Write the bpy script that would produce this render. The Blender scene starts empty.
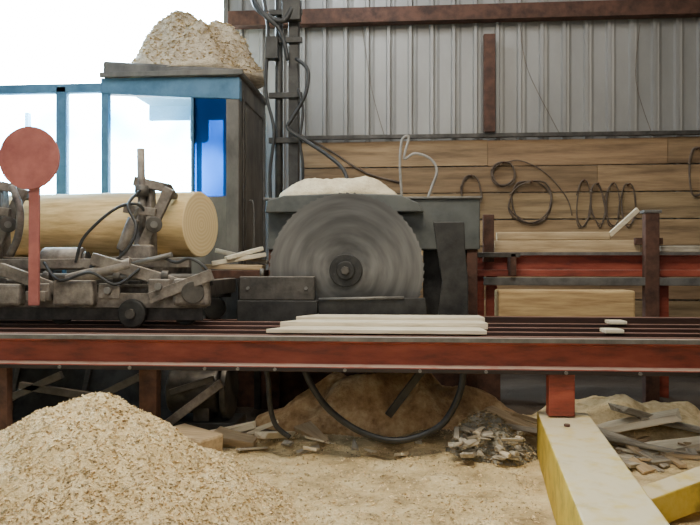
import bpy, bmesh, math, random
from mathutils import Vector, Matrix, noise
random.seed(7)
H=1.45; TH=math.atan(0.078)
CT,ST=math.cos(TH),math.sin(TH)
def P(px,py,Y):
    u=(px-350)/700; v=(262-py)/700
    dx=u*CT-ST; dy=u*ST+CT
    t=Y/dy
    return Vector((t*dx,Y,H+t*v))
def X(px,Y): return P(px,262,Y).x
def Z(py,Y,px=350): return P(px,py,Y).z

# ---------------- materials
def newmat(name):
    m=bpy.data.materials.new(name); m.use_nodes=True
    nt=m.node_tree; b=nt.nodes['Principled BSDF']
    return m,nt,b
def ramp(nt,fac,stops):
    r=nt.nodes.new('ShaderNodeValToRGB')
    els=r.color_ramp.elements
    while len(els)<len(stops): els.new(0.5)
    for e,(p,c) in zip(els,stops):
        e.position=p; e.color=(*c,1)
    nt.links.new(fac,r.inputs[0]); return r.outputs[0]
def noisemat(name,c1,c2,scale=6,rough=.8,metal=0,bump=.3,stretch=(1,1,1),c3=None,attr=False,dust=None,bscale=None,spec=None,dist=.01,far_shade=None):
    m,nt,b=newmat(name); L=nt.links
    tc=nt.nodes.new('ShaderNodeTexCoord'); mp=nt.nodes.new('ShaderNodeMapping')
    mp.inputs['Scale'].default_value=stretch
    L.new(tc.outputs['Object'],mp.inputs[0])
    n=nt.nodes.new('ShaderNodeTexNoise'); n.inputs['Scale'].default_value=scale; n.inputs['Detail'].default_value=8; n.inputs['Roughness'].default_value=.65
    L.new(mp.outputs[0],n.inputs['Vector'])
    st=[(.32,c1),(.62,c2)] if c3 is None else [(.3,c1),(.5,c2),(.68,c3)]
    col=ramp(nt,n.outputs[0],st)
    if attr:
        a=nt.nodes.new('ShaderNodeAttribute'); a.attribute_name='Col'
        mx=nt.nodes.new('ShaderNodeMixRGB'); mx.blend_type='MULTIPLY'; mx.inputs[0].default_value=1
        L.new(col,mx.inputs[1]); L.new(a.outputs['Color'],mx.inputs[2]); col=mx.outputs[0]
    if far_shade:
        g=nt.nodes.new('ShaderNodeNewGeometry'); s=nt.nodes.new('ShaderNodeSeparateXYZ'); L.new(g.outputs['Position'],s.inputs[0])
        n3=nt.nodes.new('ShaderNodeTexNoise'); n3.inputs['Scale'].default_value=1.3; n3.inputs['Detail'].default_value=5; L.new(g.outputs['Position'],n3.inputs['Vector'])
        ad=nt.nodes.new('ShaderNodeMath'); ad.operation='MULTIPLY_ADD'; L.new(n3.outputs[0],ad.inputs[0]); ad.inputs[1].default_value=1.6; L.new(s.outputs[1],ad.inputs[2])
        mr=nt.nodes.new('ShaderNodeMapRange'); mr.inputs[1].default_value=far_shade[0]; mr.inputs[2].default_value=far_shade[1]; L.new(ad.outputs[0],mr.inputs[0])
        mx=nt.nodes.new('ShaderNodeMixRGB'); L.new(mr.outputs[0],mx.inputs[0]); L.new(col,mx.inputs[1]); mx.inputs[2].default_value=(*far_shade[2],1); col=mx.outputs[0]
    if dust:
        g=nt.nodes.new('ShaderNodeNewGeometry'); s=nt.nodes.new('ShaderNodeSeparateXYZ'); L.new(g.outputs['Normal'],s.inputs[0])
        n3=nt.nodes.new('ShaderNodeTexNoise'); n3.inputs['Scale'].default_value=9; n3.inputs['Detail'].default_value=5; L.new(tc.outputs['Object'],n3.inputs['Vector'])
        ad=nt.nodes.new('ShaderNodeMath'); ad.operation='MULTIPLY_ADD'; L.new(n3.outputs[0],ad.inputs[0]); ad.inputs[1].default_value=.9; 
        L.new(s.outputs[2],ad.inputs[2])
        mr=nt.nodes.new('ShaderNodeMapRange'); lo=dust[2] if len(dust)>2 else 1.05
        mr.inputs[1].default_value=lo; mr.inputs[2].default_value=lo+.35; mr.inputs[4].default_value=dust[1]; L.new(ad.outputs[0],mr.inputs[0])
        mx=nt.nodes.new('ShaderNodeMixRGB'); L.new(mr.outputs[0],mx.inputs[0]); L.new(col,mx.inputs[1]); mx.inputs[2].default_value=(*dust[0],1); col=mx.outputs[0]
    L.new(col,b.inputs['Base Color'])
    b.inputs['Roughness'].default_value=rough; b.inputs['Metallic'].default_value=metal
    if spec is not None: b.inputs['Specular IOR Level'].default_value=spec
    if bump:
        n2=nt.nodes.new('ShaderNodeTexNoise'); n2.inputs['Scale'].default_value=bscale or scale*3; n2.inputs['Detail'].default_value=6
        L.new(mp.outputs[0],n2.inputs['Vector'])
        bp=nt.nodes.new('ShaderNodeBump'); bp.inputs['Strength'].default_value=bump; bp.inputs['Distance'].default_value=dist
        L.new(n2.outputs[0],bp.inputs['Height']); L.new(bp.outputs[0],b.inputs['Normal'])
    return m
M={}
M['dust']=noisemat('sawdust',(.55,.39,.18),(.82,.64,.35),12,.95,0,.9,c3=(.94,.78,.48),bscale=70,dist=.02)
M['dustpale']=noisemat('sawdust_pale',(.70,.58,.37),(.92,.81,.57),14,.95,0,.8,bscale=60,dist=.02)
M['dustroof']=noisemat('sawdust_roof',(.36,.28,.19),(.66,.56,.41),14,.95,0,.8,bscale=60,dist=.02)
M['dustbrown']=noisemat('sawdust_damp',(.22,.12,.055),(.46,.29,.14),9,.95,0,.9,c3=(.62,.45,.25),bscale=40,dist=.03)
M['chips']=noisemat('wood_chips',(.74,.56,.30),(.95,.80,.51),3,.9,0,0,attr=True)
M['floor']=noisemat('sawdust_floor',(.30,.205,.095),(.74,.57,.30),3.4,.95,0,.9,c3=(.97,.82,.50),bscale=55,dist=.03,far_shade=(6.4,7.0,(.09,.065,.045)))  # floor darkens under the deck: shade put into its colour
M['steel']=noisemat('dirty_steel',(.035,.032,.028),(.10,.09,.078),7,.55,.4,.3,dust=((.40,.33,.25),.6,1.05))
M['darksteel']=noisemat('dark_steel',(.016,.015,.014),(.048,.046,.042),7,.5,.4,.2)
M['greysteel']=noisemat('grey_steel',(.09,.088,.08),(.20,.19,.175),5,.5,.4,.2,dust=((.5,.45,.36),.5))
M['panel']=noisemat('grey_green_panel',(.055,.06,.056),(.115,.12,.11),3,.5,.2,.15)
M['grimesteel']=noisemat('grimy_machine_steel',(.06,.049,.041),(.17,.145,.122),8,.6,.25,.5,dust=((.54,.45,.34),.8,.98),c3=(.29,.255,.215))
M['red']=noisemat('red_paint',(.09,.02,.013),(.27,.05,.028),5,.55,0,.25,c3=(.37,.083,.047),stretch=(.5,1,2),dust=((.46,.36,.29),.9,1.05))
M['trackdark']=noisemat('dark_track_steel',(.012,.009,.008),(.035,.022,.018),6,.6,.2,.3,stretch=(.4,2,2))
M['trackred']=noisemat('dusty_track_steel',(.02,.009,.007),(.05,.02,.015),6,.6,.1,.3,stretch=(.4,2,2),dust=((.28,.15,.11),.85,.95))
M['rust']=noisemat('rusty_steel',(.04,.02,.013),(.12,.055,.035),8,.8,.1,.3,dust=((.4,.32,.24),.5,1.2))
M['pink']=noisemat('faded_red_paint',(.24,.07,.062),(.42,.14,.12),4,.6,0,.15)
M['plank']=noisemat('weathered_planks',(.17,.115,.062),(.42,.30,.165),3,.8,0,.35,stretch=(.35,4,4),attr=True)
M['wood']=noisemat('pine_board',(.34,.24,.13),(.57,.43,.26),4,.8,0,.3,stretch=(.5,6,6))
M['cant']=noisemat('orange_tan_timber',(.33,.20,.085),(.60,.42,.20),4,.8,0,.3,stretch=(.5,6,6))
M['woodpale']=noisemat('pale_board',(.62,.52,.35),(.88,.79,.60),5,.85,0,.3,stretch=(.5,5,5))
M['logside']=noisemat('log_surface',(.44,.28,.10),(.78,.57,.27),4,.75,0,.4,stretch=(.5,4,4))
M['slab']=noisemat('grey_offcut',(.20,.175,.135),(.56,.50,.39),5,.9,0,.4,stretch=(.6,4,4))
M['greydebris']=noisemat('grey_bark_debris',(.11,.11,.09),(.36,.34,.27),14,.95,0,1,c3=(.60,.55,.44),bscale=30,dist=.04)
M['yellow']=noisemat('yellow_paint',(.36,.25,.03),(.70,.50,.05),6,.65,0,.4,dust=((.76,.67,.45),.95,1.12),c3=(.76,.58,.10))
M['rubber']=noisemat('black_rubber',(.012,.012,.012),(.03,.03,.03),8,.5,0,.05)
M['hosegrey']=noisemat('pale_hose',(.20,.19,.17),(.34,.32,.29),8,.5,0,.05)
M['cable']=noisemat('cable_brown',(.06,.042,.03),(.16,.115,.08),8,.6,0,.05)
M['cabblue']=noisemat('cab_glare_blue',(.03,.10,.18),(.08,.19,.31),4,.5,.0,.2,dust=((.35,.38,.40),.5,1.0))  # blue fringe of the window glare put into the frame colour
M['cabgrey']=noisemat('cab_panel_grey',(.05,.045,.04),(.16,.145,.125),3,.6,.1,.25,stretch=(1,1,.5))
M['sheet']=noisemat('sheet_metal',(.24,.232,.217),(.33,.32,.30),1.0,.5,.25,.05,stretch=(1,1,.4))
M['darkroof']=noisemat('dark_roof_lining',(.05,.047,.043),(.09,.085,.08),1.2,.8,.0,.1)
M['concrete']=noisemat('concrete',(.25,.24,.22),(.36,.35,.33),2,.9)
m,nt,b=newmat('log_end_grain'); tc=nt.nodes.new('ShaderNodeTexCoord')
w=nt.nodes.new('ShaderNodeTexWave'); w.wave_type='RINGS'; w.rings_direction='X'; w.inputs['Scale'].default_value=9; w.inputs['Distortion'].default_value=1.5
nt.links.new(tc.outputs['Object'],w.inputs[0]); nt.links.new(ramp(nt,w.outputs[0],[(0,(.72,.52,.26)),(1,(.82,.63,.34))]),b.inputs['Base Color']); b.inputs['Roughness'].default_value=.8; M['logend']=m
# blade
m,nt,b=newmat('saw_blade_steel'); L=nt.links; tc=nt.nodes.new('ShaderNodeTexCoord')
ln=nt.nodes.new('ShaderNodeVectorMath'); ln.operation='LENGTH'; L.new(tc.outputs['Object'],ln.inputs[0])
nrm=nt.nodes.new('ShaderNodeVectorMath'); nrm.operation='NORMALIZE'; L.new(tc.outputs['Object'],nrm.inputs[0])
n=nt.nodes.new('ShaderNodeTexNoise'); n.noise_dimensions='4D'; n.inputs['Scale'].default_value=1.0; n.inputs['Detail'].default_value=3
L.new(nrm.outputs[0],n.inputs[0])
r8=nt.nodes.new('ShaderNodeMath'); r8.operation='MULTIPLY'; r8.inputs[1].default_value=14; L.new(ln.outputs['Value'],r8.inputs[0]); L.new(r8.outputs[0],n.inputs['W'])
L.new(ramp(nt,n.outputs[0],[(.28,(.062,.059,.054)),(.72,(.16,.152,.14))]),b.inputs['Base Color'])
b.inputs['Metallic'].default_value=.55; b.inputs['Roughness'].default_value=.42; b.inputs['Anisotropic'].default_value=.75
tg=nt.nodes.new('ShaderNodeTangent'); tg.direction_type='RADIAL'; tg.axis='Y'; L.new(tg.outputs[0],b.inputs['Tangent']); M['blade']=m
# glass: blue tint and milky haze stand in for window glare
def glassmat(name,dark,light,p0,p1,haze,hz=.18):
    m,nt,b=newmat(name); nt.nodes.remove(b); o=nt.nodes['Material Output']
    t=nt.nodes.new('ShaderNodeBsdfTransparent')
    tc=nt.nodes.new('ShaderNodeTexCoord'); n=nt.nodes.new('ShaderNodeTexNoise'); n.inputs['Scale'].default_value=1.1; nt.links.new(tc.outputs['Object'],n.inputs[0])
    nt.links.new(ramp(nt,n.outputs[0],[(p0,dark),(p1,light)]),t.inputs[0])
    g=nt.nodes.new('ShaderNodeBsdfTranslucent'); g.inputs[0].default_value=(*haze,1)
    mx=nt.nodes.new('ShaderNodeMixShader'); mx.inputs[0].default_value=hz
    nt.links.new(t.outputs[0],mx.inputs[1]); nt.links.new(g.outputs[0],mx.inputs[2]); nt.links.new(mx.outputs[0],o.inputs[0]); return m
M['glass']=glassmat('glare_glass',(.20,.50,.70),(.80,.95,1.0),.34,.5,(.45,.75,.95))
M['blueglass']=glassmat('blue_tinted_glass',(.004,.03,.09),(.03,.14,.30),.35,.65,(.15,.45,.75),.12)

# ---------------- builders
col=bpy.context.scene.collection
def root(name,loc,label,cat,group=None):
    e=bpy.data.objects.new(name,None); e.location=loc; e.empty_display_size=.1; col.objects.link(e)
    e['label']=label; e['category']=cat
    if group: e['group']=group
    return e
def tag(o,label,cat,group=None):
    o['label']=label; o['category']=cat
    if group: o['group']=group
    return o
def wloc(p):
    v=Vector((0,0,0))
    while p: v+=p.location; p=p.parent
    return v
def mo(name,verts,faces,mat,parent=None,origin=None,smooth=False,bevel=0,cols=None):
    vs=[Vector(v) for v in verts]
    if origin is None:
        lo=Vector([min(v[i] for v in vs) for i in range(3)]); hi=Vector([max(v[i] for v in vs) for i in range(3)])
        origin=(lo+hi)/2
    origin=Vector(origin)
    me=bpy.data.meshes.new(name); me.from_pydata([v-origin for v in vs],[],faces); me.update()
    bm=bmesh.new(); bm.from_mesh(me)
    if len(bm.faces)<3000: bmesh.ops.recalc_face_normals(bm,faces=bm.faces)
    bm.to_mesh(me); bm.free()
    if smooth:
        for p in me.polygons: p.use_smooth=True
    if isinstance(mat,str): mat=M[mat]
    me.materials.append(mat)
    if cols:
        ca=me.color_attributes.new('Col','FLOAT_COLOR','POINT')
        for i,c in enumerate(cols): ca.data[i].color=(*c,1)
    o=bpy.data.objects.new(name,me); col.objects.link(o)
    o.location=origin-(wloc(parent) if parent else Vector())
    if parent: o.parent=parent
    if bevel:
        b=o.modifiers.new('bevel','BEVEL'); b.width=bevel; b.segments=2 if bevel<.04 else 6; b.limit_method='ANGLE'
    return o
BF=[(0,1,3,2),(4,6,7,5),(0,4,5,1),(2,3,7,6),(0,2,6,4),(1,5,7,3)]
def box(name,x0,x1,y0,y1,z0,z1,mat,parent=None,bevel=.006):
    v=[(x,y,z) for x in(x0,x1) for y in(y0,y1) for z in(z0,z1)]
    return mo(name,v,BF,mat,parent,bevel=bevel)
def obox(name,p0,p1,w,h,mat,parent=None,bevel=.006,up=(0,0,1)):
    p0,p1=Vector(p0),Vector(p1); d=(p1-p0).normalized(); up=Vector(up)
    s=d.cross(up)
    if s.length<1e-3: s=d.cross(Vector((0,1,0)))
    s.normalize(); n=s.cross(d).normalized()
    v=[p+s*a*w/2+n*b*h/2 for p in(p0,p1) for a in(-1,1) for b in(-1,1)]
    return mo(name,v,BF,mat,parent,bevel=bevel)
def ringverts(c,d,r,n,ref=None):
    d=d.normalized(); a=d.orthogonal().normalized() if ref is None else (ref-d*ref.dot(d)).normalized(); b=d.cross(a)
    return [c+a*math.cos(2*math.pi*i/n)*r+b*math.sin(2*math.pi*i/n)*r for i in range(n)],a
def cyl(name,p0,p1,r,mat,parent=None,n=20,r2=None,bevel=0,smooth=True):
    p0,p1=Vector(p0),Vector(p1); r2=r if r2 is None else r2
    A,a=ringverts(p0,p1-p0,r,n); B,_=ringverts(p1,p1-p0,r2,n,a)
    f=[(i,(i+1)%n,n+(i+1)%n,n+i) for i in range(n)]+[tuple(range(n))[::-1],tuple(range(n,2*n))]
    o=mo(name,A+B,f,mat,parent,bevel=bevel)
    if smooth:
        for p in o.data.polygons:
            if len(p.vertices)==4:p.use_smooth=True
    return o
def smoothpts(pts,k=6,closed=False):
    pts=[Vector(p) for p in pts]; out=[]; n=len(pts)
    rng=range(n if closed else n-1)
    for i in rng:
        g=(lambda j:pts[j%n]) if closed else (lambda j:pts[max(0,min(n-1,j))])
        a,b,c,d=g(i-1),g(i),g(i+1),g(i+2)
        for s in range(k):
            t=s/k
            out.append(.5*((2*b)+(c-a)*t+(2*a-5*b+4*c-d)*t*t+(3*b-a-3*c+d)*t**3))
    if not closed: out.append(pts[-1])
    return out
def tube(name,pts,r,mat,parent=None,n=8,closed=False,k=6):
    ps=smoothpts(pts,k,closed); V=[];F=[];ref=None;N=len(ps)
    for i,p in enumerate(ps):
        d=(ps[(i+1)%N]-ps[i-1]) if closed else (ps[min(i+1,N-1)]-ps[max(i-1,0)])
        if d.length<1e-6: d=Vector((0,0,1))
        rv,ref=ringverts(p,d,r,n,ref); V+=rv
    for i in range(N if closed else N-1):
        j=(i+1)%N
        for q in range(n): F.append((i*n+q,i*n+(q+1)%n,j*n+(q+1)%n,j*n+q))
    if not closed: F+= [tuple(range(n))[::-1],tuple(range((N-1)*n,N*n))]
    return mo(name,V,F,mat,parent,smooth=True)
def prism(name,poly,y0,y1,mat,parent=None,bevel=.004):
    n=len(poly); V=[(x,y0,z) for x,z in poly]+[(x,y1,z) for x,z in poly]
    F=[tuple(range(n)),tuple(range(n,2*n))[::-1]]+[(i,(i+1)%n,n+(i+1)%n,n+i) for i in range(n)]
    return mo(name,V,F,mat,parent,bevel=bevel)
def xprism(name,poly,x0,x1,mat,parent=None,bevel=.004):
    n=len(poly); V=[(x0,y,z) for y,z in poly]+[(x1,y,z) for y,z in poly]
    F=[tuple(range(n)),tuple(range(n,2*n))[::-1]]+[(i,(i+1)%n,n+(i+1)%n,n+i) for i in range(n)]
    return mo(name,V,F,mat,parent,bevel=bevel)
def fh(x,y):
    m=1 if y<9 else 0
    h=.07*noise.noise(Vector((x*1.3,y*1.3,3)))+.04*noise.noise(Vector((x*5,y*5,1)))
    return max(-.02,h)*m
def heapz(cx,cy,rx,ry,h,base,e,seed,x,y,ru=.09):
    dx=(x-cx)/rx; dy=(y-cy)/ry; r=math.sqrt(dx*dx+dy*dy)
    ang=math.atan2(dy,dx); r*=1+.10*noise.noise(Vector((math.cos(ang)*1.5,math.sin(ang)*1.5,seed)))
    if r>=1: return None
    if e<0: p=(1-r*r)**(-e)
    else: p=(math.sqrt(1+e*e)-math.sqrt(r*r+e*e))/(math.sqrt(1+e*e)-e)
    z=base+h*p
    k=min(1,(1-r)*4)
    z+=k*(ru*h*noise.noise(Vector((x*4,y*4,seed)))+.012*noise.noise(Vector((x*22,y*22,seed))))
    return z
def heap(name,cx,cy,rx,ry,h,base,mat,e=.12,seed=1,parent=None,nr=46,na=110,ru=.09):
    V=[(cx,cy,heapz(cx,cy,rx,ry,h,base,e,seed,cx,cy,ru))];F=[]
    for i in range(1,nr+1):
        for j in range(na):
            a=2*math.pi*j/na; r=i/nr
            x=cx+rx*r*math.cos(a)*.99; y=cy+ry*r*math.sin(a)*.99
            z=heapz(cx,cy,rx,ry,h,base,e,seed,x,y,ru)
            if z is None or i==nr: z=base-.001
            V.append((x,y,z))
    for j in range(na):
        F.append((0,1+j,1+(j+1)%na))
        for i in range(nr-1):
            a=1+i*na+j; b_=1+i*na+(j+1)%na
            F.append((a,a+na,b_+na,b_))
    F.append(tuple(1+(nr-1)*na+j for j in range(na))[::-1])
    return mo(name,V,F,mat,parent,smooth=True,origin=(cx,cy,base))
def chips(name,n,samp,lmin,lmax,parent=None,tone=(.5,1.15)):
    V=[];F=[];C=[]
    for _ in range(n):
        s=samp()
        if s is None: continue
        x,y,z=s; l=random.uniform(lmin,lmax); w=l*random.uniform(.3,.6)
        R=Matrix.Rotation(random.uniform(0,6.28),3,'Z')@Matrix.Rotation(random.gauss(0,.45),3,'X')@Matrix.Rotation(random.gauss(0,.35),3,'Y')
        c=Vector((x,y,z+l*.12)); t=random.uniform(*tone); k=len(V)
        for a,b_,q in((-l,-w,0),(l,-w*.7,.15*l),(l*.8,w,0),(-l*.9,w*.8,.2*l)):
            V.append(c+R@Vector((a/2,b_/2,q))); C.append((t,t*random.uniform(.93,1),t*random.uniform(.85,1)))
        F.append((k,k+1,k+2,k+3))
    o=mo(name,V,F,'chips',parent,cols=C); o['kind']='stuff'; return o

# ---------------- setting
XL,XR,YF,YB,CE=-8.,7.,-2.5,9.5,5.9
S=lambda o:(o.__setitem__('kind','structure'),o)[1]
nx,ny=170,140; V=[];F=[]
for j in range(ny+1):
    for i in range(nx+1):
        x=XL+(XR-XL)*i/nx; y=YF+(YB-YF)*j/ny; V.append((x,y,fh(x,y)))
for j in range(ny):
    for i in range(nx):
        a=j*(nx+1)+i; F.append((a,a+1,a+nx+2,a+nx+1))
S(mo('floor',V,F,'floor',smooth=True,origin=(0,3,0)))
g=box('ground',-30,20,YB+.1,45,-.25,-.02,'concrete',bevel=0); S(g)
S(box('ceiling',XL,XR,YF,YB,CE,CE+.1,'darkroof',bevel=0))
S(box('wall_left',XL-.1,XL,YF,YB,0,CE,'darkroof',bevel=0)); S(box('wall_right',XR,XR+.1,YF,YB,0,CE,'darkroof',bevel=0))
S(box('wall_front',XL,XR,YF-.1,YF,0,CE,'darkroof',bevel=0))
OX0,OX1=-7.4,X(228,YB)
def corr(x0,x1,z0,z1,y,V,F):
    per=.29; prof=[(0,0),(.15,0),(.165,.055),(.205,.055),(.22,0),(.255,.012)]
    xs=[];x=x0;i=0
    while x<x1:
        for a,d in prof:
            if x0+i*per+a<x1: xs.append((x0+i*per+a,y-d))
        i+=1; x=x0+i*per
    xs.append((x1,y)); k=len(V)
    for a,d in xs: V+= [(a,d,z0),(a,d,z1)]
    for q in range(len(xs)-1): F.append((k+2*q,k+2*q+2,k+2*q+3,k+2*q+1))
    k=len(V); V+=[(x0,y+.06,z0),(x1,y+.06,z0),(x1,y+.06,z1),(x0,y+.06,z1)]; F.append((k,k+1,k+2,k+3))
V=[];F=[]
corr(OX1,XR,0,CE,YB,V,F); corr(XL,OX0,0,CE,YB,V,F); corr(OX0,OX1,0,Z(200,YB,30),YB,V,F)
S(mo('wall_back',V,F,'sheet'))
V=[];F=[];C=[]
px0=X(302,YB-.06); zt=Z(141,9.4)
ph=.355; z=zt
while z>0.05:
    x=px0-.02*random.random(); 
    while x<XR-.05:
        l=random.uniform(2.2,4.2); x1=min(XR-.02,x+l)
        k=len(V); y0=YB-.06-random.uniform(.02,.035); sl=random.uniform(-.01,.01)
        for xx in(x,x1-.006):
            for yy in(y0,YB-.04):
                for zz in(max(0,z-ph+.016),z): V.append((xx,yy,zz+(sl if xx==x else 0)))
        F+=[tuple(k+i for i in f) for f in BF]
        t=random.uniform(.65,1.2); w_=random.uniform(.88,1)
        C+=[(t,t*w_,t*w_*.95)]*8
        x=x1
    z-=ph
S(mo('wall_lower',V,F,'plank',cols=C))
YW=YB-.1
S(box('window_1',OX0,OX1,YB-.05,YB+.05,Z(200,YB,30)-.06,Z(200,YB,30)+.02,'cabblue'))
S(box('trim_2',OX1-.05,OX1+.02,YB-.07,YB+.05,0,CE,'cabgrey'))
zr=Z(137,9.33); S(box('trim_3',X(300,YW),XR,YW-.06,YW-.0,zr-.02,zr+.035,'steel'))
zg=Z(15,9.3); S(xprism('trim_4',[(9.28,zg-.1),(9.44,zg-.1),(9.44,zg-.075),(9.30,zg-.075),(9.30,zg+.075),(9.44,zg+.075),(9.44,zg+.1),(9.28,zg+.1)],OX1+.05,XR,'rust'))
pp=P(489,35,9.35); o=box('wall_post',pp.x-.075,pp.x+.075,9.27,9.36,zr+.04,pp.z,'rust'); tag(o,'rusty steel post fixed to the corrugated wall above the planks','post')
for pts in (((362,26),(372,90),(384,134)),((520,24),(528,70),(560,134)),((640,24),(636,80),(652,134))):
    o=tube('wall_wire',[P(a,b_,9.43) for a,b_ in pts],.004,'cable'); tag(o,'thin dark wire strung down the corrugated wall','wire','wires on the corrugated wall')

# ---------------- conveyor / track frame
ZB1=Z(337,5.0); ZB0=Z(371,5.0)
fr=root('saw_deck_frame',(0,5.1,0),'long dusty red painted steel channel deck with dark ribbed rails','frame')
y=5.0
xprism('front_beam',[(y-.03,ZB1),(y+.09,ZB1),(y+.09,ZB0),(y-.03,ZB0),(y-.03,ZB0+.035),(y+.045,ZB0+.045),(y+.045,ZB1-.05),(y-.03,ZB1-.035)],-5.6,4.2,'red',fr)
box('edge_strip',-5.6,4.2,4.96,4.97,ZB1-.025,ZB1+.006,'greysteel',fr,.002)
box('flange_strip',-5.6,4.2,4.963,4.97,ZB0,ZB0+.028,'trackdark',fr,.002)
src=None
for px in(60,130,205,238,275,345,420,486,566,640):
    p=P(px,368,4.965)
    if src is None:
        src=cyl('bolt',(p.x,4.965,ZB0+.015),(p.x,4.95,ZB0+.015),.013,'greysteel',fr,n=6)
    else:
        c=src.copy(); c.location.x=p.x-fr.location.x; col.objects.link(c)
for xx in(-4.5,-3.3,-2.0,.55,1.9,3.3):
    box('cross_member',xx-.05,xx+.05,5.095,7.34,ZB0+.02,.76,'rust',fr)
for i,yy in enumerate((5.24,5.46,5.70,5.95)):
    box('track_rail',-5.5,4.1,yy-.03,yy+.03,.762,.905+(.012*i),'trackred',fr,.006)
    box('rail_foot',-5.5,4.1,yy-.05,yy+.06,.76,.775,'trackdark',fr,.003)
box('track_rail',-5.5,-1.5,6.55,6.63,.762,.905,'trackred',fr); box('track_rail',.6,4.1,6.6,6.7,.762,.945,'trackred',fr)
box('rear_beam',-5.5,4.1,7.27,7.34,.66,.798,'rust',fr)
box('saw_bed',X(236,6.2),X(480,6.2),6.08,6.27,.78,.905,'darksteel',fr)
for px in(5,800):
    p=X(px,5.06); box('leg',p-.05,p+.05,5.0,5.08,-.02,ZB0,'rust',fr)
p=X(150,5.3); box('leg',p-.07,p+.07,5.25,5.35,-.02,.76,'rust',fr)
p=X(560,5.06); box('leg',p-.09,p+.09,5.0,5.1,.372,ZB0,'red',fr)
for xx in(-4.5,-2.0,.9,3.3): box('leg',xx-.05,xx+.05,7.27,7.34,-.02,.66,'rust',fr)

# boards lying on deck
for i,(a,b_,ya,yb_,zz) in enumerate(((266,487,5.22,5.48,.03),(280,488,5.50,5.74,.05),(296,485,5.76,6.02,.06))):
    xa,xb=X(a,ya),X(b_,ya); zb_=.906+.012*(i+ (1 if i else 1))
    o=mo('sawn_board',[(x,y_,z_) for x,y_ in((xa,ya),(xb,ya),(xb-.02,yb_),(xa+.14,yb_)) for z_ in(zb_,zb_+zz)],[(0,2,4,6),(1,7,5,3),(0,1,3,2),(2,3,5,4),(4,5,7,6),(6,7,1,0)],'woodpale',bevel=.004)
    tag(o,'pale sawn board dusted with sawdust lying on the deck rails','board','boards on the deck')
for a,b_,ya,i in((603,622,5.44,1),(608,625,5.93,3)):
    o=box('sawn_offcut',X(a,ya),X(b_,ya),ya-.06,ya+.1,.906+.012*i,.935+.012*i,'woodpale'); tag(o,'short pale wood offcut on the deck rails','offcut','offcuts on the deck')

# ---------------- saw blade
bc=P(346,270,6.3); R=.705
bl=root('circular_saw',(bc.x,6.3,bc.z),'large grey steel circular headsaw blade with dark hub','circular saw')
nt_=64
outer=[]
for i in range(nt_):
    a=2*math.pi*i/nt_; da=2*math.pi/nt_
    for f_,r in((0,R-.011),(.35,R-.012),(.62,R-.004),(.93,R+.002),(.98,R-.003)):
        outer.append((a+da*f_,r))
N=len(outer)
V=[];F=[]
rs=[.06,.2,.35,.5,.66]
for yy in(-.004,.004):
    for r in rs:
        for a,_ in outer: V.append((bc.x+r*math.cos(a),6.3+yy,bc.z+r*math.sin(a)))
    for a,r in outer: V.append((bc.x+r*math.cos(a),6.3+yy,bc.z+r*math.sin(a)))
K=len(rs)+1
for s in(0,1):
    o_=s*K*N
    for q in range(K-1):
        for i in range(N):
            j=(i+1)%N; f=(o_+q*N+i,o_+q*N+j,o_+(q+1)*N+j,o_+(q+1)*N+i); F.append(f if s else f[::-1])
for i in range(N):
    j=(i+1)%N; F.append(((K-1)*N+i,(K-1)*N+j,K*N+(K-1)*N+j,K*N+(K-1)*N+i)); F.append((i,j,K*N+j,K*N+i))
mo('blade',V,F,'blade',bl,origin=(bc.x,6.3,bc.z))
cyl('collar',(bc.x,6.296,bc.z),(bc.x,6.27,bc.z),.15,'darksteel',bl,n=48,bevel=.008)
cyl('hub',(bc.x,6.27,bc.z),(bc.x,6.24,bc.z),.085,'darksteel',bl,n=32,bevel=.01)
cyl('arbor_nut',(bc.x,6.24,bc.z),(bc.x,6.19,bc.z),.04,'steel',bl,n=6,bevel=.004)
for i in range(6):
    a=i*math.pi/3+.3; cyl('bolt',(bc.x+.115*math.cos(a),6.27,bc.z+.115*math.sin(a)),(bc.x+.115*math.cos(a),6.26,bc.z+.115*math.sin(a)),.011,'darksteel',bl,n=6)
cyl('arbor',(bc.x,6.304,bc.z),(bc.x,6.94,bc.z),.045,'steel',bl,n=20)
# front guards
g1=root('saw_guide_block',(X(278,6.16),6.16,.906),'dark steel guide block standing before the blade','guide block')
box('block',X(240,6.16),X(315,6.16),6.13,6.21,Z(300,6.16),Z(276,6.16),'steel',g1,.01)
box('foot',X(238,6.16),X(318,6.16),6.12,6.22,.906,Z(300,6.16),'darksteel',g1,.008)
cyl('adjusting_rod',P(262,276,6.17),P(262,268,6.17),.02,'greysteel',g1)
for a in(248,306): cyl('bolt',(X(a,6.13),6.13,Z(288,6.13)),(X(a,6.13),6.115,Z(288,6.13)),.016,'greysteel',g1,n=6)
g2=root('guard_plate',(X(370,6.18),6.18,.906),'low dark steel plate along the foot of the blade','guard plate')
prism('plate',[(X(319,6.18),Z(299,6.18)),(X(425,6.18),Z(297,6.18)),(X(428,6.18),.906),(X(319,6.18),.906)],6.15,6.19,'darksteel',g2)
cyl('bar',(X(319,6.14),6.14,Z(299,6.14)),(X(404,6.14),6.14,Z(297,6.14)),.014,'greysteel',g2)
sp_=root('splitter',(X(450,6.25),6.25,.906),'solid dark steel riving plate standing beside the blade edge','splitter')
prism('plate',[(X(a,6.25),Z(b_,6.25)) for a,b_ in((433,222),(464,222),(465,250),(468,280),(468,316),(438,316),(442,280),(437,250))],6.22,6.26,'darksteel',sp_,.006)
box('foot',X(430,6.25),X(474,6.25),6.2,6.265,.906,.94,'steel',sp_)
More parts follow.
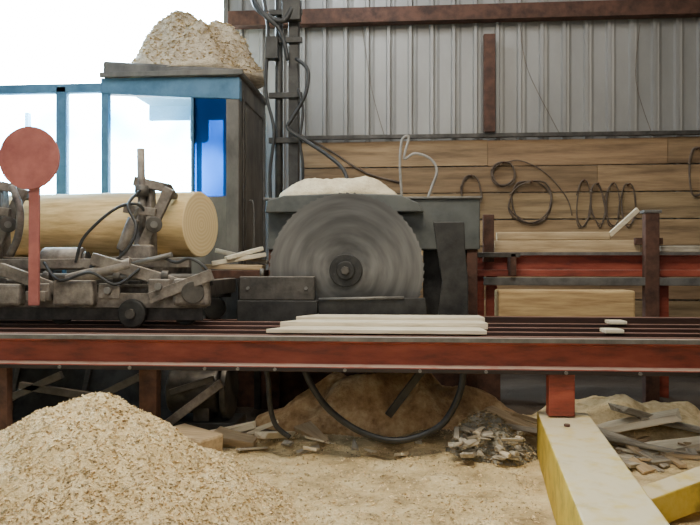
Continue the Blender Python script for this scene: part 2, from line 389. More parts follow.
# ---------------- housing behind the saw
hy=6.62; hz0,hz1=Z(249,hy),Z(199,hy)
hs=root('saw_housing',(X(372,hy),6.9,0),'grey green sheet steel box housing on legs behind the blade','machine housing')
box('body',X(268,hy),X(480,hy),hy,7.25,hz0,hz1,'panel',hs,.008)
box('lid',X(264,hy),X(482,hy),hy-.03,7.26,hz1,hz1+.02,'greysteel',hs,.004)
prism('blade_hood',[(X(a,6.5),Z(b_,6.5)) for a,b_ in((266,212),(268,200),(285,195),(345,193),(400,195),(418,203),(424,212))],6.45,6.6,'panel',hs,.01)
cyl('bearing',(bc.x,6.95,bc.z),(bc.x,7.14,bc.z),.13,'darksteel',hs,n=24)
box('bearing_pedestal',bc.x-.2,bc.x+.2,6.95,7.2,-.02,bc.z-.1,'darksteel',hs)
box('lower_panel',X(424,hy),X(476,hy),6.93,6.96,.86,hz0,'darksteel',hs,.006)
for px in(274,472):
    x=X(px,hy+.05); box('leg',x-.05,x+.05,hy+.03,hy+.11,-.02,hz0,'rust',hs); box('leg',x-.05,x+.05,7.12,7.2,-.02,hz0,'rust',hs)
xa,xb=X(276,6.85),X(404,6.85)
o=heap('sawdust_heap',(xa+xb)/2,6.9,(xb-xa)/2,.27,.22,hz1+.022,'dustpale',e=-.6,seed=4,nr=22,na=70,ru=.25); tag(o,'pale cream sawdust heap lying along the saw housing','sawdust heap')
# mast and hoses
ms=root('mast',(X(283,7.5),7.5,0),'dark vertical pipes and brackets rising behind the saw','mast')
cyl('pole',(X(279,7.5),7.5,-.02),(X(279,7.5),7.5,CE),.042,'darksteel',ms)
box('channel',X(289,7.5),X(299,7.5),7.46,7.56,-.02,CE,'darksteel',ms)
for py in(12,40,95,140): box('bracket',X(270,7.5),X(303,7.5),7.42,7.47,Z(py,7.5)-.03,Z(py,7.5)+.03,'darksteel',ms)
box('junction_box',X(268,7.5),X(280,7.5),7.35,7.46,Z(60,7.5),Z(38,7.5),'darksteel',ms)
box('junction_box',X(284,7.5),X(302,7.5),7.36,7.46,Z(22,7.5),Z(2,7.5),'darksteel',ms)
tube('hose',[P(250,-20,7.4),P(256,6,7.35),P(272,18,7.35),P(284,20,7.35),P(292,8,7.38)],.03,'rubber',ms)
tube('hose',[P(244,-20,7.4),P(262,12,7.32),P(280,30,7.35),P(288,60,7.38)],.022,'rubber',ms)
tube('hose',[P(296,58,7.38),P(308,70,7.33),P(305,95,7.32),P(292,118,7.33),P(288,128,7.33),P(305,140,7.3),P(328,155,7.2),P(345,172,7.1),P(350,199,7.0)],.02,'rubber',ms)
tube('hose',[P(262,-10,7.4),P(268,30,7.38),P(266,90,7.4),P(274,130,7.4),P(270,175,7.4),P(272,240,7.42)],.018,'rubber',ms)
tube('hose',[P(298,88,7.38),P(303,110,7.35),P(300,140,7.35),P(303,170,7.35),P(300,230,7.4)],.015,'rubber',ms)
o=tube('air_hose',[P(402,197,7.0),P(400,165,7.0),P(402,140,7.0),P(409,137,7.0),P(404,158,7.0),P(415,153,7.0),P(430,158,7.0),P(437,170,7.0),P(432,186,7.0),P(428,197,7.0)],.013,'hosegrey'); tag(o,'greyish looped hose standing up from the saw housing','hose')

# ---------------- right rear table
rt=root('outfeed_table',(X(590,7.65),7.65,0),'red steel outfeed table frame with rusty posts','table')
rz0,rz1=Z(274,7.6,600),Z(252,7.6,600)
xprism('beam',[(7.58,rz1),(7.72,rz1),(7.72,rz0),(7.58,rz0),(7.58,rz0+.03),(7.67,rz0+.04),(7.67,rz1-.04),(7.58,rz1-.03)],X(466,7.6),4.2,'red',rt)
box('beam_edge',X(466,7.6),4.2,7.57,7.578,rz1-.03,rz1+.004,'greysteel',rt,.002)
box('lower_rail',X(470,7.55),4.1,7.53,7.58,rz0-.02,rz0+.05,'red',rt)
box('grey_rail',X(484,7.45),4.1,7.43,7.50,Z(285,7.45,600),Z(277,7.45,600),'greysteel',rt)
for a,b_,top in((470,484,252),(486,497,275),(655,668,276),(720,732,276)):
    box('post',X(a,7.62),X(b_,7.62),7.59,7.67,-.02,Z(top,7.62,600),'red',rt)
box('tall_post',X(643,7.5),X(657,7.5),7.42,7.53,-.02,Z(213,7.5,650),'rust',rt)
box('post_cap',X(641,7.5),X(659,7.5),7.41,7.55,Z(213,7.5,650),Z(210,7.5,650),'greysteel',rt)
box('post_bracket',X(636,7.5),X(664,7.5),7.52,7.58,Z(244,7.5,650),Z(237,7.5,650),'rust',rt)
box('cross_bar',X(466,7.4),X(520,7.4),7.37,7.43,Z(257,7.4),Z(252,7.4),'steel',rt)
box('cross_bar',X(510,7.4),X(516,7.4),7.37,7.6,Z(275,7.4),Z(253,7.4),'rust',rt)
box('end_plate',X(483,7.45),X(494,7.45),7.43,7.5,rz1-.1,Z(214,7.45,488),'rust',rt)
def board(name,x0,x1,y0,y1,z0,z1,mat,label,cat='board',group=None,bevel=.01):
    o=box(name,x0,x1,y0,y1,z0,z1,mat,bevel=bevel); return tag(o,label,cat,group)
board('timber_cant',X(498,6.95),X(634,6.95),6.9,7.24,.765,Z(290,6.9,560),'cant','straight orange tan timber cant resting on the deck cross members','timber',bevel=.02)
z0=rz1
board('sawn_plank',X(494,7.62),X(640,7.62),7.6,7.72,z0+.002,z0+.13,'wood','long tan plank stacked on the red table beam','plank','planks on the table')
board('sawn_plank',X(497,7.62),X(610,7.62),7.61,7.71,z0+.134,z0+.22,'wood','shorter tan plank stacked on another plank','plank','planks on the table')
board('sawn_plank',X(660,7.62),X(760,7.62),7.6,7.72,z0+.002,z0+.07,'slab','greyish plank resting on the red table beam','plank','planks on the table')
o=obox('leaning_stick',P(609,238,7.66)+Vector((0,0,.03)),P(638,209,7.75),.03,.055,'woodpale'); tag(o,'pale stick leaning across the stacked planks','stick')

# coils on wall
cr=random.Random(11)
def loopobj(cx,cy,rx,ry,turns,mat,label,r=.012,rot=0):
    c=P(cx,cy,YW); sx=rx/74.; sz=ry/74.; pts=[]
    for k in range(turns*10+3):
        a=2*math.pi*k/10+math.pi/2; j=1+cr.uniform(-.13,.10); w_=1 if k<turns*10 else 1.15
        x=sx*j*math.cos(a)*w_; z=sz*j*math.sin(a)
        if math.sin(a)>.9: z=sz*.98
        pts.append((c.x+x*math.cos(rot)-z*math.sin(rot),YW-.02-.012*(k//10),c.z+x*math.sin(rot)+z*math.cos(rot)))
    rt_=root('cable_coil',(c.x,YW-.02,c.z),label,'cable coil','coils hanging on the plank wall')
    tube('cable',pts,r,mat,rt_,k=4)
    cyl('hook',(c.x,YW+.03,c.z+sz*.93),(c.x,YW-.09,c.z+sz*.96),.010,'rust',rt_,n=8)
loopobj(503,174,11,12,3,'cable','small tight dark cable coil hanging on plank wall',r=.010)
loopobj(531,201,21,20,3,'cable','large round dark cable coil hanging on plank wall',r=.009)
loopobj(471,192,10,17,2,'cable','oval dark cable coil hanging on plank wall',r=.009)
for a in(583,597,612,628): loopobj(a,204,6.5,22+cr.uniform(-2,2),2,'cable','tall narrow dark cable loop hanging on plank wall',r=.007,rot=cr.uniform(-.12,.12))
loopobj(697,172,8,24,2,'cable','dark narrow cable loop hanging on plank wall',r=.011)
o=tube('wall_cable',[P(300,134,YW-.05),P(330,150,YW),P(365,172,YW),P(400,182,YW)],.014,'cable'); tag(o,'dark cable drooping across the plank wall','cable')
o=tube('wall_cable',[P(503,163,YW-.01),P(520,160,YW-.01),P(545,172,YW-.01),P(566,196,YW-.01),P(572,215,YW-.01)],.007,'cable'); tag(o,'thin cable trailing between coils on plank wall','cable')

# ---------------- operator cab
cy0,cy1=7.4,8.8
cxw=X(-40,cy0)
cxm=X(56,cy0)
cx0,cx1=X(104,cy0),X(238,cy0)
cz=Z(76,cy0,180); sill=Z(196,cy0,160); wt=Z(96,cy0,160)
cab=root('operator_cab',((cx0+cx1)/2,8.0,0),'dirty sawyer cab, frames and long row of windows tinted by glare','cab')
box('lower_panel',cxw,cx1,cy0,cy0+.05,-.02,sill,'cabgrey',cab)
box('side_panel',cx1-.05,cx1,cy0+.12,cy1,-.02,wt+.1,'cabgrey',cab)
box('corner_post',cx1-.13,cx1+.01,cy0-.01,cy0+.12,-.02,cz,'cabgrey',cab,.01)
box('pillar',cx0-.03,cx0+.05,cy0-.01,cy0+.08,-.02,cz,'cabblue',cab,.01)
box('pillar',cxm,cxm+.12,cy0-.01,cy0+.08,-.02,cz-.08,'cabblue',cab,.01)
box('corner_post',cxw,cxw+.08,cy0-.01,cy0+.08,-.02,cz-.08,'cabblue',cab,.01)
mo('header',[(x,y_,z_) for x in(cx0-.03,cx1+.02) for y_ in(cy0-.02,cy0+.1) for z_ in((wt+.04 if x<cx0 else wt-.05),(cz+.0 if x<cx0 else cz-.02))],BF,'cabblue',cab,bevel=.01)
box('header',cxw-.02,cx0-.03,cy0-.01,cy0+.08,wt+.06,wt+.16,'cabblue',cab,.01)
box('side_header',cx1-.06,cx1+.012,cy0+.1,cy1,wt,cz,'cabgrey',cab)
box('rear_post',cxw,cxw+.05,cy1-.08,cy1,-.02,wt+.15,'cabblue',cab); box('rear_post',cx1-.14,cx1-.05,cy1-.08,cy1,-.02,cz,'cabblue',cab)
box('rear_panel',cxw,cx1-.05,cy1-.06,cy1-.01,-.02,sill-.15,'cabgrey',cab)
box('rear_header',cx0,cx1-.05,cy1-.06,cy1-.01,wt+.02,cz,'cabblue',cab)
xr_=cx0+.2
mo('roof',[(x,y_,z_) for x in(xr_-.2,cx1+.05) for y_ in(cy0-.05,cy1+.03) for z_ in(cz-.01,(cz+.18 if x<cx1 else cz+.06))],BF,'cabgrey',cab,bevel=.03)
box('roof_lip',xr_-.22,cx1+.07,cy0-.08,cy0-.05,cz-.01,cz+.045,'cabgrey',cab)
xmu=X(192,cy0)
box('mullion',xmu-.015,xmu+.015,cy0,cy0+.06,sill,wt+.02,'cabblue',cab)
box('window_pane',cxw+.08,cxm,cy0+.02,cy0+.03,sill,wt+.06,'glass',cab,0)
box('window_pane',cxm+.12,cx0-.03,cy0+.02,cy0+.03,sill,wt+.06,'glass',cab,0)
box('window_pane',cx0+.05,xmu-.015,cy0+.02,cy0+.03,sill,wt+.0,'glass',cab,0)
box('window_pane',xmu+.015,cx1-.13,cy0+.02,cy0+.03,sill,wt-.02,'blueglass',cab,0)
box('side_trim',cx1,cx1+.02,cy0+.2,cy0+.26,.5,wt+.1,'steel',cab); box('side_trim',cx1,cx1+.02,cy1-.1,cy1,.5,wt+.1,'greysteel',cab)
box('side_door',cx1,cx1+.012,cy0+.34,cy1-.2,.4,wt-.05,'cabgrey',cab)
tube('handle',[(cx1,cy0+.5,1.5),(cx1+.06,cy0+.5,1.55),(cx1+.06,cy0+.5,2.1),(cx1,cy0+.5,2.15)],.012,'greysteel',cab)
box('seat_back',X(190,7.9),X(208,7.9),7.85,7.97,Z(142,7.9,200),Z(112,7.9,200),'darksteel',cab,.05)
box('seat_post',X(197,7.9),X(201,7.9),7.88,7.94,.0,Z(142,7.9,200)+.02,'darksteel',cab,.005)
RH=(cx0+cx1)/2+.06; RB=cz+.10; RR=(cx1-cx0)/2+.10; Rh=Z(20,8.0,188)-RB
o=heap('roof_sawdust',RH,8.03,RR,.69,Rh,RB,'dustroof',e=-.95,seed=17,nr=34,na=90,ru=.35); tag(o,'broad uneven heap of pale brownish sawdust covering the cab roof','sawdust heap')
def samp_roof():
    a=random.uniform(0,6.28); r=math.sqrt(random.random())*.96; x=RH+RR*r*math.cos(a); y=8.03+.69*r*math.sin(a)
    z=heapz(RH,8.03,RR,.69,Rh,RB,-.95,17,x,y,.35); return None if z is None else (x,y,z)
chips('wood_chips',4500,samp_roof,.015,.05,o,tone=(.45,.9))

# ---------------- log carriage
ca=root('log_carriage',(X(105,6.0),6.0,.906),'grimy dusty steel log carriage with levers, hoses and clamps','log carriage')
G='grimesteel'
x0,x1=X(-60,5.7),X(210,5.7)
xprism('frame_rail',[(5.60,1.09),(5.72,1.09),(5.72,1.11),(5.67,1.11),(5.67,1.25),(5.72,1.25),(5.72,1.27),(5.60,1.27),(5.60,1.25),(5.65,1.25),(5.65,1.11),(5.60,1.11)],x0,x1,G,ca,.002)
box('frame_rail',x0,x1-.05,6.55,6.63,1.12,1.25,'steel',ca,.01)
box('skirt_plate',x0,x1-.03,5.60,5.612,.975,1.10,'steel',ca,.004)
for px in(-40,20,82,140,205):
    x=X(px,5.8); box('cross_member',x-.05,x+.05,5.66,6.68,1.16,1.30,'steel',ca,.01)
for px in(-30,62,186):
    x=X(px,5.70)
    for yy,zz in((5.70,1.036),(6.59,1.013)):
        cyl('wheel',(x,yy-.03,zz),(x,yy+.03,zz),.106,'darksteel',ca,n=28,bevel=.01)
x=X(131,5.5); cyl('drive_wheel',(x,5.50,1.035),(x,5.56,1.035),.118,'darksteel',ca,n=28,bevel=.015); cyl('axle_cap',(x,5.47,1.035),(x,5.50,1.035),.04,'steel',ca,n=14)
for px in(4,150):
    x=X(px,6.1)
    box('headblock_base',x-.12,x+.12,5.85,6.95,1.28,1.50,G,ca,.015)
    mo('knee',[(x+a,yy,zz) for a in(-.065,.065) for yy,zz in((5.86,1.50),(6.12,1.50),(6.09,1.9),(6.07,2.12),(5.98,2.12),(5.95,1.9))],[(0,1,2,3,4,5),(6,11,10,9,8,7)]+[(i,(i+1)%6,6+(i+1)%6,6+i) for i in range(6)],G,ca,bevel=.01)
    cyl('dog_shaft',(x+.0,5.93,1.5),(x-.02,5.93,2.44),.034,G,ca)
    cyl('shaft_collar',(x-.01,5.93,2.02),(x-.01,5.93,2.12),.06,'steel',ca)
    obox('dog_arm',(x-.08,5.93,2.16),(x+.20,6.0,2.10),.06,.08,G,ca)
    mo('dog_tooth',[(x+a,yy,zz) for a in(.14,.22) for yy,zz in((5.96,2.14),(6.04,2.14),(6.22,2.06),(6.2,2.02),(5.98,2.05))],[(0,1,2,3,4),(5,9,8,7,6)]+[(i,(i+1)%5,5+(i+1)%5,5+i) for i in range(5)],'steel',ca,bevel=.006)
    obox('lever',P(px+20,188,5.82),P(px-12,256,5.82),.05,.09,G,ca)
    cyl('pivot',P(px+4,224,5.76),P(px+4,224,5.9),.07,'steel',ca,bevel=.008); cyl('pivot_pin',P(px+4,224,5.73),P(px+4,224,5.77),.03,'greysteel',ca)
    obox('link_arm',P(px-26,208,5.78),P(px+6,212,5.78),.045,.07,G,ca)
    cyl('dog_cylinder',P(px-28,250,5.74),P(px-16,218,5.76),.05,G,ca,bevel=.006); cyl('piston_rod',P(px-16,218,5.76),P(px-9,202,5.78),.018,'greysteel',ca)
    box('valve_body',x-.14,x+.14,5.74,5.86,1.42,1.60,G,ca,.02)
    prism('gusset',[(x-.05,1.5),(x+.26,1.3),(x+.26,1.24),(x-.18,1.24),(x-.18,1.5)],5.72,5.75,G,ca)
cyl('hydraulic_cylinder',P(68,280,5.54),P(132,264,5.54),.055,G,ca,bevel=.006); cyl('piston_rod',P(132,264,5.54),P(172,254,5.54),.022,'greysteel',ca)
obox('diagonal_arm',P(92,258,5.52),P(206,292,5.52),.05,.10,G,ca)
obox('diagonal_arm',P(150,298,5.45),P(212,274,5.45),.05,.09,G,ca)
obox('diagonal_arm',P(0,268,5.50),P(66,292,5.50),.05,.10,G,ca)
obox('tie_bar',P(-20,264,5.62),P(190,262,5.62),.05,.08,G,ca)
box('tie_plate',X(-20,5.56),X(206,5.56),5.55,5.57,1.08,1.20,G,ca,.004)
cyl('feed_shaft',P(-20,275,5.53),P(205,276,5.53),.022,'greysteel',ca)
for px in(48,118,166):
    p=P(px,275.5,5.53); cyl('shaft_collar',(p.x-.03,5.53,p.z),(p.x+.03,5.53,p.z),.045,'steel',ca,bevel=.006)
box('gearbox',X(176,5.55),X(212,5.55),5.45,5.55,Z(306,5.55),Z(278,5.55),G,ca,.03)
cyl('gear_cover',P(193,292,5.42),P(193,292,5.45),.09,'steel',ca,n=28,bevel=.008)
box('motor_mount',X(58,5.55),X(98,5.55),5.45,5.55,Z(306,5.55),Z(280,5.55),G,ca,.02)
box('side_plate',X(-20,5.55),X(26,5.55),5.45,5.55,Z(306,5.55),Z(284,5.55),G,ca,.02)
cyl('motor',P(44,258,5.70),P(84,258,5.70),.095,G,ca,n=24,bevel=.02)
cyl('motor_end',P(84,258,5.70),P(88,258,5.70),.06,'steel',ca,n=20)
box('side_console',X(-24,5.85),X(0,5.85),5.80,5.9,1.25,Z(190,5.85,10),'steel',ca,.03)
tube('spring_arm',[P(10,255,5.7),P(18,236,5.7),P(20,210,5.7),P(12,186,5.75)],.032,G,ca)
for px,py in((40,290),(110,290),(160,286)):
    p=P(px,py,5.46)
    box('clamp_plate',p.x-.09,p.x+.09,5.43,5.46,p.z-.07,p.z+.06,G,ca,.012)
    cyl('pin',(p.x,5.40,p.z),(p.x,5.45,p.z),.03,'greysteel',ca,n=16,bevel=.004)
tube('hose',[P(76,262,5.6),P(82,240,5.6),P(100,220,5.62),P(120,206,5.66),P(138,204,5.72),P(147,215,5.8)],.014,'rubber',ca)
tube('hose',[P(90,266,5.58),P(112,262,5.55),P(130,245,5.55),P(136,225,5.6),P(128,205,5.65),P(140,190,5.8)],.013,'rubber',ca)
tube('hose',[P(160,255,5.6),P(176,262,5.5),P(190,258,5.5),P(206,268,5.5),P(212,285,5.5)],.013,'rubber',ca)
tube('hose',[P(44,262,5.55),P(60,280,5.44),P(90,272,5.42),P(116,284,5.42),P(140,268,5.5)],.012,'rubber',ca)
dc=P(31,158,5.36); pb=P(34,305,5.36)
po=obox('indicator_post',(dc.x+.03,5.36,dc.z-.2),(pb.x,5.36,pb.z),.085,.03,'pink',ca,up=(0,1,0))
cyl('indicator_disc',(dc.x,5.325,dc.z),(dc.x,5.345,dc.z),.25,'pink',po,n=48,bevel=.004)
box('post_bracket',pb.x-.08,pb.x+.08,5.375,5.55,1.14,1.22,G,ca)
# log
lg=root('log',(X(110,6.45),6.48,1.50),'yellow orange debarked log resting across the carriage headblocks','log')
LR=.305
A=Vector((X(-70,6.9),6.66,1.808)); B=Vector((X(198,6.35),6.44,1.808))
d=(B-A); nseg=26; nr_=48; V=[];F=[]
dn=d.normalized(); sv=dn.cross(Vector((0,0,1))).normalized(); uv=Vector((0,0,1))
for i in range(nseg+1):
    t_=i/nseg; c=A+d*t_
    for j in range(nr_):
        a=2*math.pi*j/nr_; r=LR*(1+.03*noise.noise(Vector((math.cos(a)*1.2,math.sin(a)*1.2,t_*3)))+.012*noise.noise(Vector((math.cos(a)*5,math.sin(a)*5,t_*9))))
        sk=.06*math.cos(a)*(t_**6)
        V.append(c+sv*math.cos(a)*r+uv*math.sin(a)*r-dn*sk)
for i in range(nseg):
    for j in range(nr_):
        F.append((i*nr_+j,i*nr_+(j+1)%nr_,(i+1)*nr_+(j+1)%nr_,(i+1)*nr_+j))
F.append(tuple(range(nr_)))
mo('log_trunk',V,F,'logside',lg,smooth=True)
E=V[-nr_:]; Ec=B; Vv=[];Ff=[]
for r in(1.0,.97,.6,.2):
    for e_ in E: Vv.append(Ec+(e_-Ec)*r+dn*(.0 if r==1 else .006))
for q in range(3):
    for j in range(nr_): Ff.append((q*nr_+j,q*nr_+(j+1)%nr_,(q+1)*nr_+(j+1)%nr_,(q+1)*nr_+j))
Ff.append(tuple(range(3*nr_,4*nr_)))
mo('cut_end',Vv,Ff,'logend',lg)

# slabs between carriage & saw
bz=Z(270,6.8)
bn=root('slab_bench',(X(238,6.95),6.95,0),'dark steel bench carrying slabs beside the blade','bench')
box('top',X(205,6.85),X(264,6.85),6.78,7.2,bz-.08,bz,'rust',bn)
for a in(210,258):
    for b_ in(6.8,7.14): box('leg',X(a,6.85)-.03,X(a,6.85)+.03,b_,b_+.06,-.02,bz-.08,'darksteel',bn)
for p0,p1,w_,h_,c_ in((P(204,266,6.9),P(264,267,6.9),.16,.05,'wood'),(P(212,263,6.86),P(266,254,6.98),.14,.045,'woodpale'),(P(216,250,7.05),P(268,262,7.1),.13,.045,'slab'),(P(226,258,6.82),P(262,248,7.0),.10,.04,'woodpale')):
    o=obox('sawn_slab',p0,p1,w_,h_,c_); tag(o,'rough slab offcut piled slanting on the bench beside the blade','slab','slabs on the bench')

# ---------------- under the deck
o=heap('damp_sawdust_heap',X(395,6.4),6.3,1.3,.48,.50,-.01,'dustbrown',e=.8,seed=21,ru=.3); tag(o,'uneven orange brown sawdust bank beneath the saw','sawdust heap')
o=heap('sawdust_mound',X(620,6.3),6.3,1.1,.5,.26,-.01,'dust',e=.4,seed=23,ru=.5); tag(o,'low pale sawdust mound beneath the deck','sawdust heap')
wc=root('shade_backing',(X(110,6.4),6.4,0),'added dark steel shade chute beneath the carriage track','backing')  # sloped dark plate added to deepen the shade under the carriage
xa,xb=X(-40,6.4),X(232,6.4)
mo('backing_plate',[(x,y_,z_) for x in(xa,xb) for y_,z_ in((6.2,.0),(6.22,.0),(6.5,.62),(6.48,.62))],[(0,1,2,3),(4,7,6,5),(0,4,5,1),(1,5,6,2),(2,6,7,3),(3,7,4,0)],'darksteel',wc)
for px in(20,90,160,225):
    x=X(px,6.4); obox('rib',(x,6.18,.0),(x,6.45,.6),.05,.04,'steel',wc)
box('top_rail',xa,xb,6.44,6.52,.60,.655,'rust',wc)
o=box('rear_shade_plate',X(150,6.9),X(500,6.9),6.86,6.9,-.02,.62,'rust'); tag(o,'added dark rusty shade plate standing beneath the saw deck','screen')  # dark plate added for the shade under the saw
HY=5.15
o=tube('drive_hose',[P(300,352,HY),P(308,378,HY),P(328,408,HY),P(362,432,HY),P(400,440,HY),P(438,427,HY),P(456,402,HY),P(463,376,HY),P(462,352,HY)],.025,'rubber'); tag(o,'thick black hose looping down beneath the deck','hose')
o=tube('drain_hose',[P(262,352,HY),P(268,378,HY),P(270,405,HY),P(276,425,HY),P(290,437,HY)],.02,'rubber'); tag(o,'black hose hanging down below the deck','hose')
o=obox('scraper_bar',P(388,415,5.5),P(428,362,5.5),.05,.06,'darksteel'); tag(o,'dark steel bar slanting beneath the deck','bar')
dr=root('drive_unit',(X(190,5.8),5.8,0),'dark grimy steel drive unit beneath the carriage track','machine')
box('base',X(165,5.8),X(238,5.8),5.7,6.1,-.02,.12,'darksteel',dr,.01)
cyl('motor',(X(172,5.9),5.9,.36),(X(222,5.9),5.9,.36),.2,'steel',dr,n=28,bevel=.03)
cyl('pulley',(X(226,5.9),5.9,.36),(X(232,5.9),5.9,.36),.25,'steel',dr,n=32,bevel=.01)
obox('brace',P(165,425,5.6),P(222,382,5.6),.05,.07,G,dr)
obox('brace',P(170,392,5.6),P(214,378,5.6),.04,.05,'steel',dr)
box('bracket',X(198,5.9),X(214,5.9),5.75,6.05,.1,.24,'steel',dr)
for a in((0,402,62,374),(20,385,120,400),(70,410,140,376)):
    o=obox('diagonal_strut',P(a[0],a[1],5.5),P(a[2],a[3],5.5),.05,.06,'steel'); tag(o,'grimy grey steel strut slanting beneath the deck beam','strut','struts beneath the deck')
wb=root('log_block',(X(192,5.0),5.0,fh(X(192,5.0),5.0)),'short split wood block lying in sawdust','wood block')
obox('block',P(172,438,5.15),P(212,450,4.95),.24,.20,'wood',wb,.02)
# offcuts
def offcut(px,Y,l,w,t_,rz,ry,mat,lab,dz=0):
    x=X(px,Y); tp=random.uniform(.3,1)
    o=mo('wood_offcut',[(a+random.uniform(-.15,.15)*w,b_*(tp if a>0 else 1)+random.uniform(-.015,.015),c) for a in(-l/2,l/2) for b_ in(-w/2,w/2*random.uniform(.6,1)) for c in(0,t_)],BF,mat,bevel=.004,origin=(0,0,0))
    o.location=(x,Y,fh(x,Y)+dz+abs(math.sin(ry))*l/2); o.rotation_euler=(random.uniform(-.2,.2),ry,rz); tag(o,lab,'offcut','offcuts on the sawdust floor'); return o
lab1='greyish sawn offcut lying in the sawdust'; lab2='pale sawn offcut lying in the sawdust'
for a in((480,5.4,.4,.12,.03,.6,-.15,'woodpale',.1),(500,5.3,.35,.16,.03,-.8,.12,'slab',.12),(512,5.6,.5,.16,.04,.3,.2,'slab',.1),(470,5.0,.3,.12,.03,1.3,.1,'slab',.03),
    (600,5.7,.7,.20,.04,-.5,.2,'slab'),(640,5.5,.8,.16,.03,-.35,.12,'slab'),(675,5.6,.7,.2,.04,.25,-.1,'woodpale'),(615,5.3,.5,.14,.03,-.7,.1,'woodpale'),(690,5.9,.9,.18,.03,.1,.22,'slab'),(655,5.2,.6,.14,.03,.5,.05,'slab'),
    (540,6.0,.6,.2,.04,.2,.3,'wood'),(30,5.4,.8,.14,.04,.3,-.15,'slab'),(80,5.4,.7,.12,.04,-.4,.2,'slab'),(120,5.3,.5,.12,.03,.8,0,'slab'),(255,5.6,.4,.16,.03,.4,-.3,'woodpale'),(700,5.3,.5,.16,.03,-.2,.0,'wood'),
    (520,5.8,.6,.24,.05,-.3,.35,'wood'),(620,5.9,.9,.24,.05,-.2,-.25,'woodpale'),(660,6.0,.9,.22,.05,.4,.3,'slab'),
    (235,5.4,.35,.2,.06,-.3,.1,'wood'),(275,5.5,.3,.16,.05,.9,.15,'woodpale'),(315,5.6,.35,.18,.04,-.9,.2,'wood'),(225,5.55,.5,.18,.05,.2,-.2,'woodpale')):
    offcut(*a[:8],lab2 if a[7]=='woodpale' else lab1,a[8] if len(a)>8 else 0)
for i in range(90):
    reg=random.choice([(455,525,4.9,5.5),(590,715,4.9,5.9),(210,440,5.2,5.7),(455,525,4.9,5.5),(460,520,5.0,5.4),(600,700,5.1,6.0)])
    px=random.uniform(reg[0],reg[1]); dz=.0; sc=1
    if reg[0] in(455,460): dz=random.uniform(.02,.18); sc=.7
    offcut(px,random.uniform(reg[2],reg[3]),random.uniform(.06,.26)*sc,random.uniform(.04,.12)*sc,random.uniform(.008,.03),random.uniform(0,3.1),random.uniform(-.4,.4),random.choice(['slab','slab','slab','woodpale'] if sc<1 else ['slab','woodpale','wood']),'small splintered wood offcut in the sawdust',dz)
GH=(X(492,5.35),5.32,.36,.38,.30,0,.5,31)
o=heap('grey_debris_heap',GH[0],GH[1],GH[2],GH[3],GH[4],0,'greydebris',e=.5,seed=31,nr=34,na=90,ru=.5); tag(o,'greyish heap of bark and splinters under the deck','debris heap')
def samp_grey():
    a=random.uniform(0,6.28); r=math.sqrt(random.random())*.98; x=GH[0]+GH[2]*r*math.cos(a); y=GH[1]+GH[3]*r*math.sin(a)
    z=heapz(*GH,x,y,.5); return None if z is None else (x,y,z)
chips('splinters',1500,samp_grey,.015,.045,o,tone=(.25,.7))
# yellow beams
pa=P(566,412,5.0); pb_=P(632,525,2.9); zt2=.365
a_=Vector((pa.x,5.0,zt2/2-.01)); b_=Vector((pb_.x,2.9,zt2/2-.01)); dd=(b_-a_).normalized()
yb=root('yellow_skid_beam',(a_.x,4.2,0),'yellow painted timber skid with sawdust covered top','beam')
obox('beam',a_-dd*.22,b_+dd*.5,.36,zt2+.01,'yellow',yb,.012)
cyl('bolt',(a_.x-.05,4.75,zt2-.02),(a_.x-.05,4.75,zt2+.012),.02,'rust',yb,n=6)
y2=root('yellow_skid_beam',(1.8,4.5,0),'slimmer low yellow timber skid lying at an angle','beam')
obox('beam',Vector((X(634,4.0)+.04,4.0,.08)),Vector((X(800,4.8),4.75,.24)),.16,.17,'yellow',y2,.010)

# ---------------- foreground pile
pk=P(92,400,3.75)
PC=(pk.x,3.75,1.5,1.15,pk.z+.03,-.01,.09,5); RXR=1.15
def pz(x,y):
    return heapz(PC[0],PC[1],PC[2] if x<PC[0] else RXR,PC[3],PC[4],PC[5],PC[6],PC[7],x,y)
V=[(PC[0],PC[1],pz(PC[0],PC[1]))];F=[];nr=100;na=240
for i in range(1,nr+1):
    for j in range(na):
        a=2*math.pi*j/na; r=i/nr*.99; rx=PC[2] if math.cos(a)<0 else RXR
        x=PC[0]+rx*r*math.cos(a); y=PC[1]+PC[3]*r*math.sin(a); z=pz(x,y)
        if z is None or i==nr: z=-.04
        V.append((x,y,z+ (0.012*noise.noise(Vector((x*40,y*40,2))) if i<nr else 0)))
for j in range(na):
    F.append((0,1+j,1+(j+1)%na))
    for i in range(nr-1):
        a=1+i*na+j;b1=1+i*na+(j+1)%na; F.append((a,a+na,b1+na,b1))
pile=mo('sawdust_pile',V,F,'dust',smooth=True,origin=(PC[0],PC[1],0)); tag(pile,'tall conical pile of fresh golden wood chips and sawdust','sawdust pile')
def samp_pile():
    a=random.uniform(0,6.28); r=math.sqrt(random.random())*.98; x=PC[0]+(PC[2] if math.cos(a)<0 else RXR)*r*math.cos(a); y=PC[1]+PC[3]*r*math.sin(a)
    z=pz(x,y); return None if z is None else (x,y,z)
chips('wood_chips',24000,samp_pile,.006,.026,pile,tone=(.45,1.15))
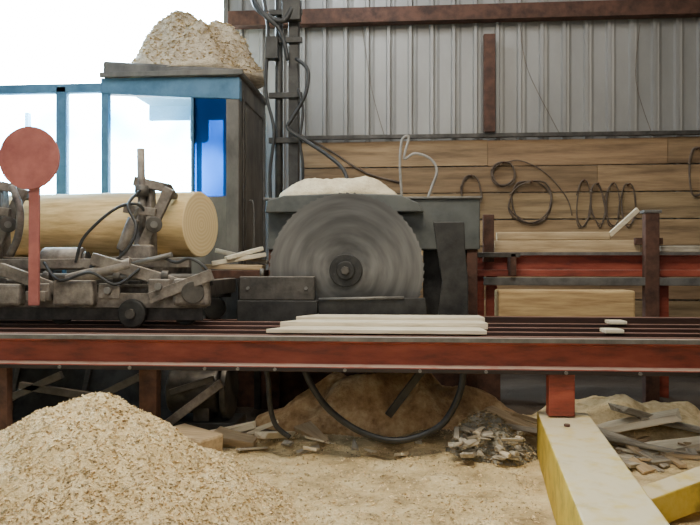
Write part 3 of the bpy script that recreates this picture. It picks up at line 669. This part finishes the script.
def samp_floor():
    px=random.uniform(150,700); y=3.5+2.5*random.random()**1.2; x=X(px,y)
    if abs(x-(a_.x+(y-5)*(b_.x-a_.x)/(-2.1)))<.22 or (y<5.2 and x>1.25): return None
    z=fh(x,y); q=pz(x,y)
    if q is not None and q>z: return None
    return (x,y,z)
c=chips('floor_chips',13000,samp_floor,.006,.026,tone=(.4,1.2)); tag(c,'loose pale wood chips strewn over the floor','wood chips')

# ---------------- lights
w=bpy.data.worlds.new('World'); bpy.context.scene.world=w; w.use_nodes=True
bg=w.node_tree.nodes['Background']; bg.inputs[0].default_value=(.66,.86,1,1); bg.inputs[1].default_value=70
def area(name,loc,tgt,sx,sy,power,colr,portal=False):
    l=bpy.data.lights.new(name,'AREA'); l.shape='RECTANGLE'; l.size=sx; l.size_y=sy; l.energy=power; l.color=colr
    if portal: l.cycles.is_portal=True
    o=bpy.data.objects.new(name,l); o.location=loc; o.rotation_euler=(Vector(tgt)-Vector(loc)).to_track_quat('-Z','Y').to_euler(); col.objects.link(o)
area('opening_portal',((OX0+OX1)/2,YB+.1,CE/2),((OX0+OX1)/2,0,CE/2),OX1-OX0,CE,1,(1,1,1),True)
area('overhead_light',(-.5,3.0,5.7),(-.3,3.9,0),3.4,1.6,350,(1,.92,.78))
area('overhead_light',(1.0,6.6,5.7),(1.2,8.6,1.8),5,1.0,60,(1,.96,.9))
area('overhead_light',(-1.0,7.6,5.7),(2.5,9.4,3.4),1.2,.6,60,(.85,.93,1))
area('overhead_light',(-4.2,5.4,5.7),(-2.2,7.0,2.0),1.6,1.6,130,(.68,.85,1))  # cool fill added to wash the cab front and log in blue
area('front_fill_light',(-1.5,-2.0,3.4),(0,7,1.2),4,2.4,75,(1,.96,.92))  # added fill from behind the camera; the front wall has no door

cam=bpy.data.cameras.new('Camera'); cam.sensor_width=36; cam.lens=36; cam.clip_end=200
co=bpy.data.objects.new('Camera',cam); co.location=(0,0,H); co.rotation_euler=(math.pi/2,0,TH); col.objects.link(co)
bpy.context.scene.camera=co
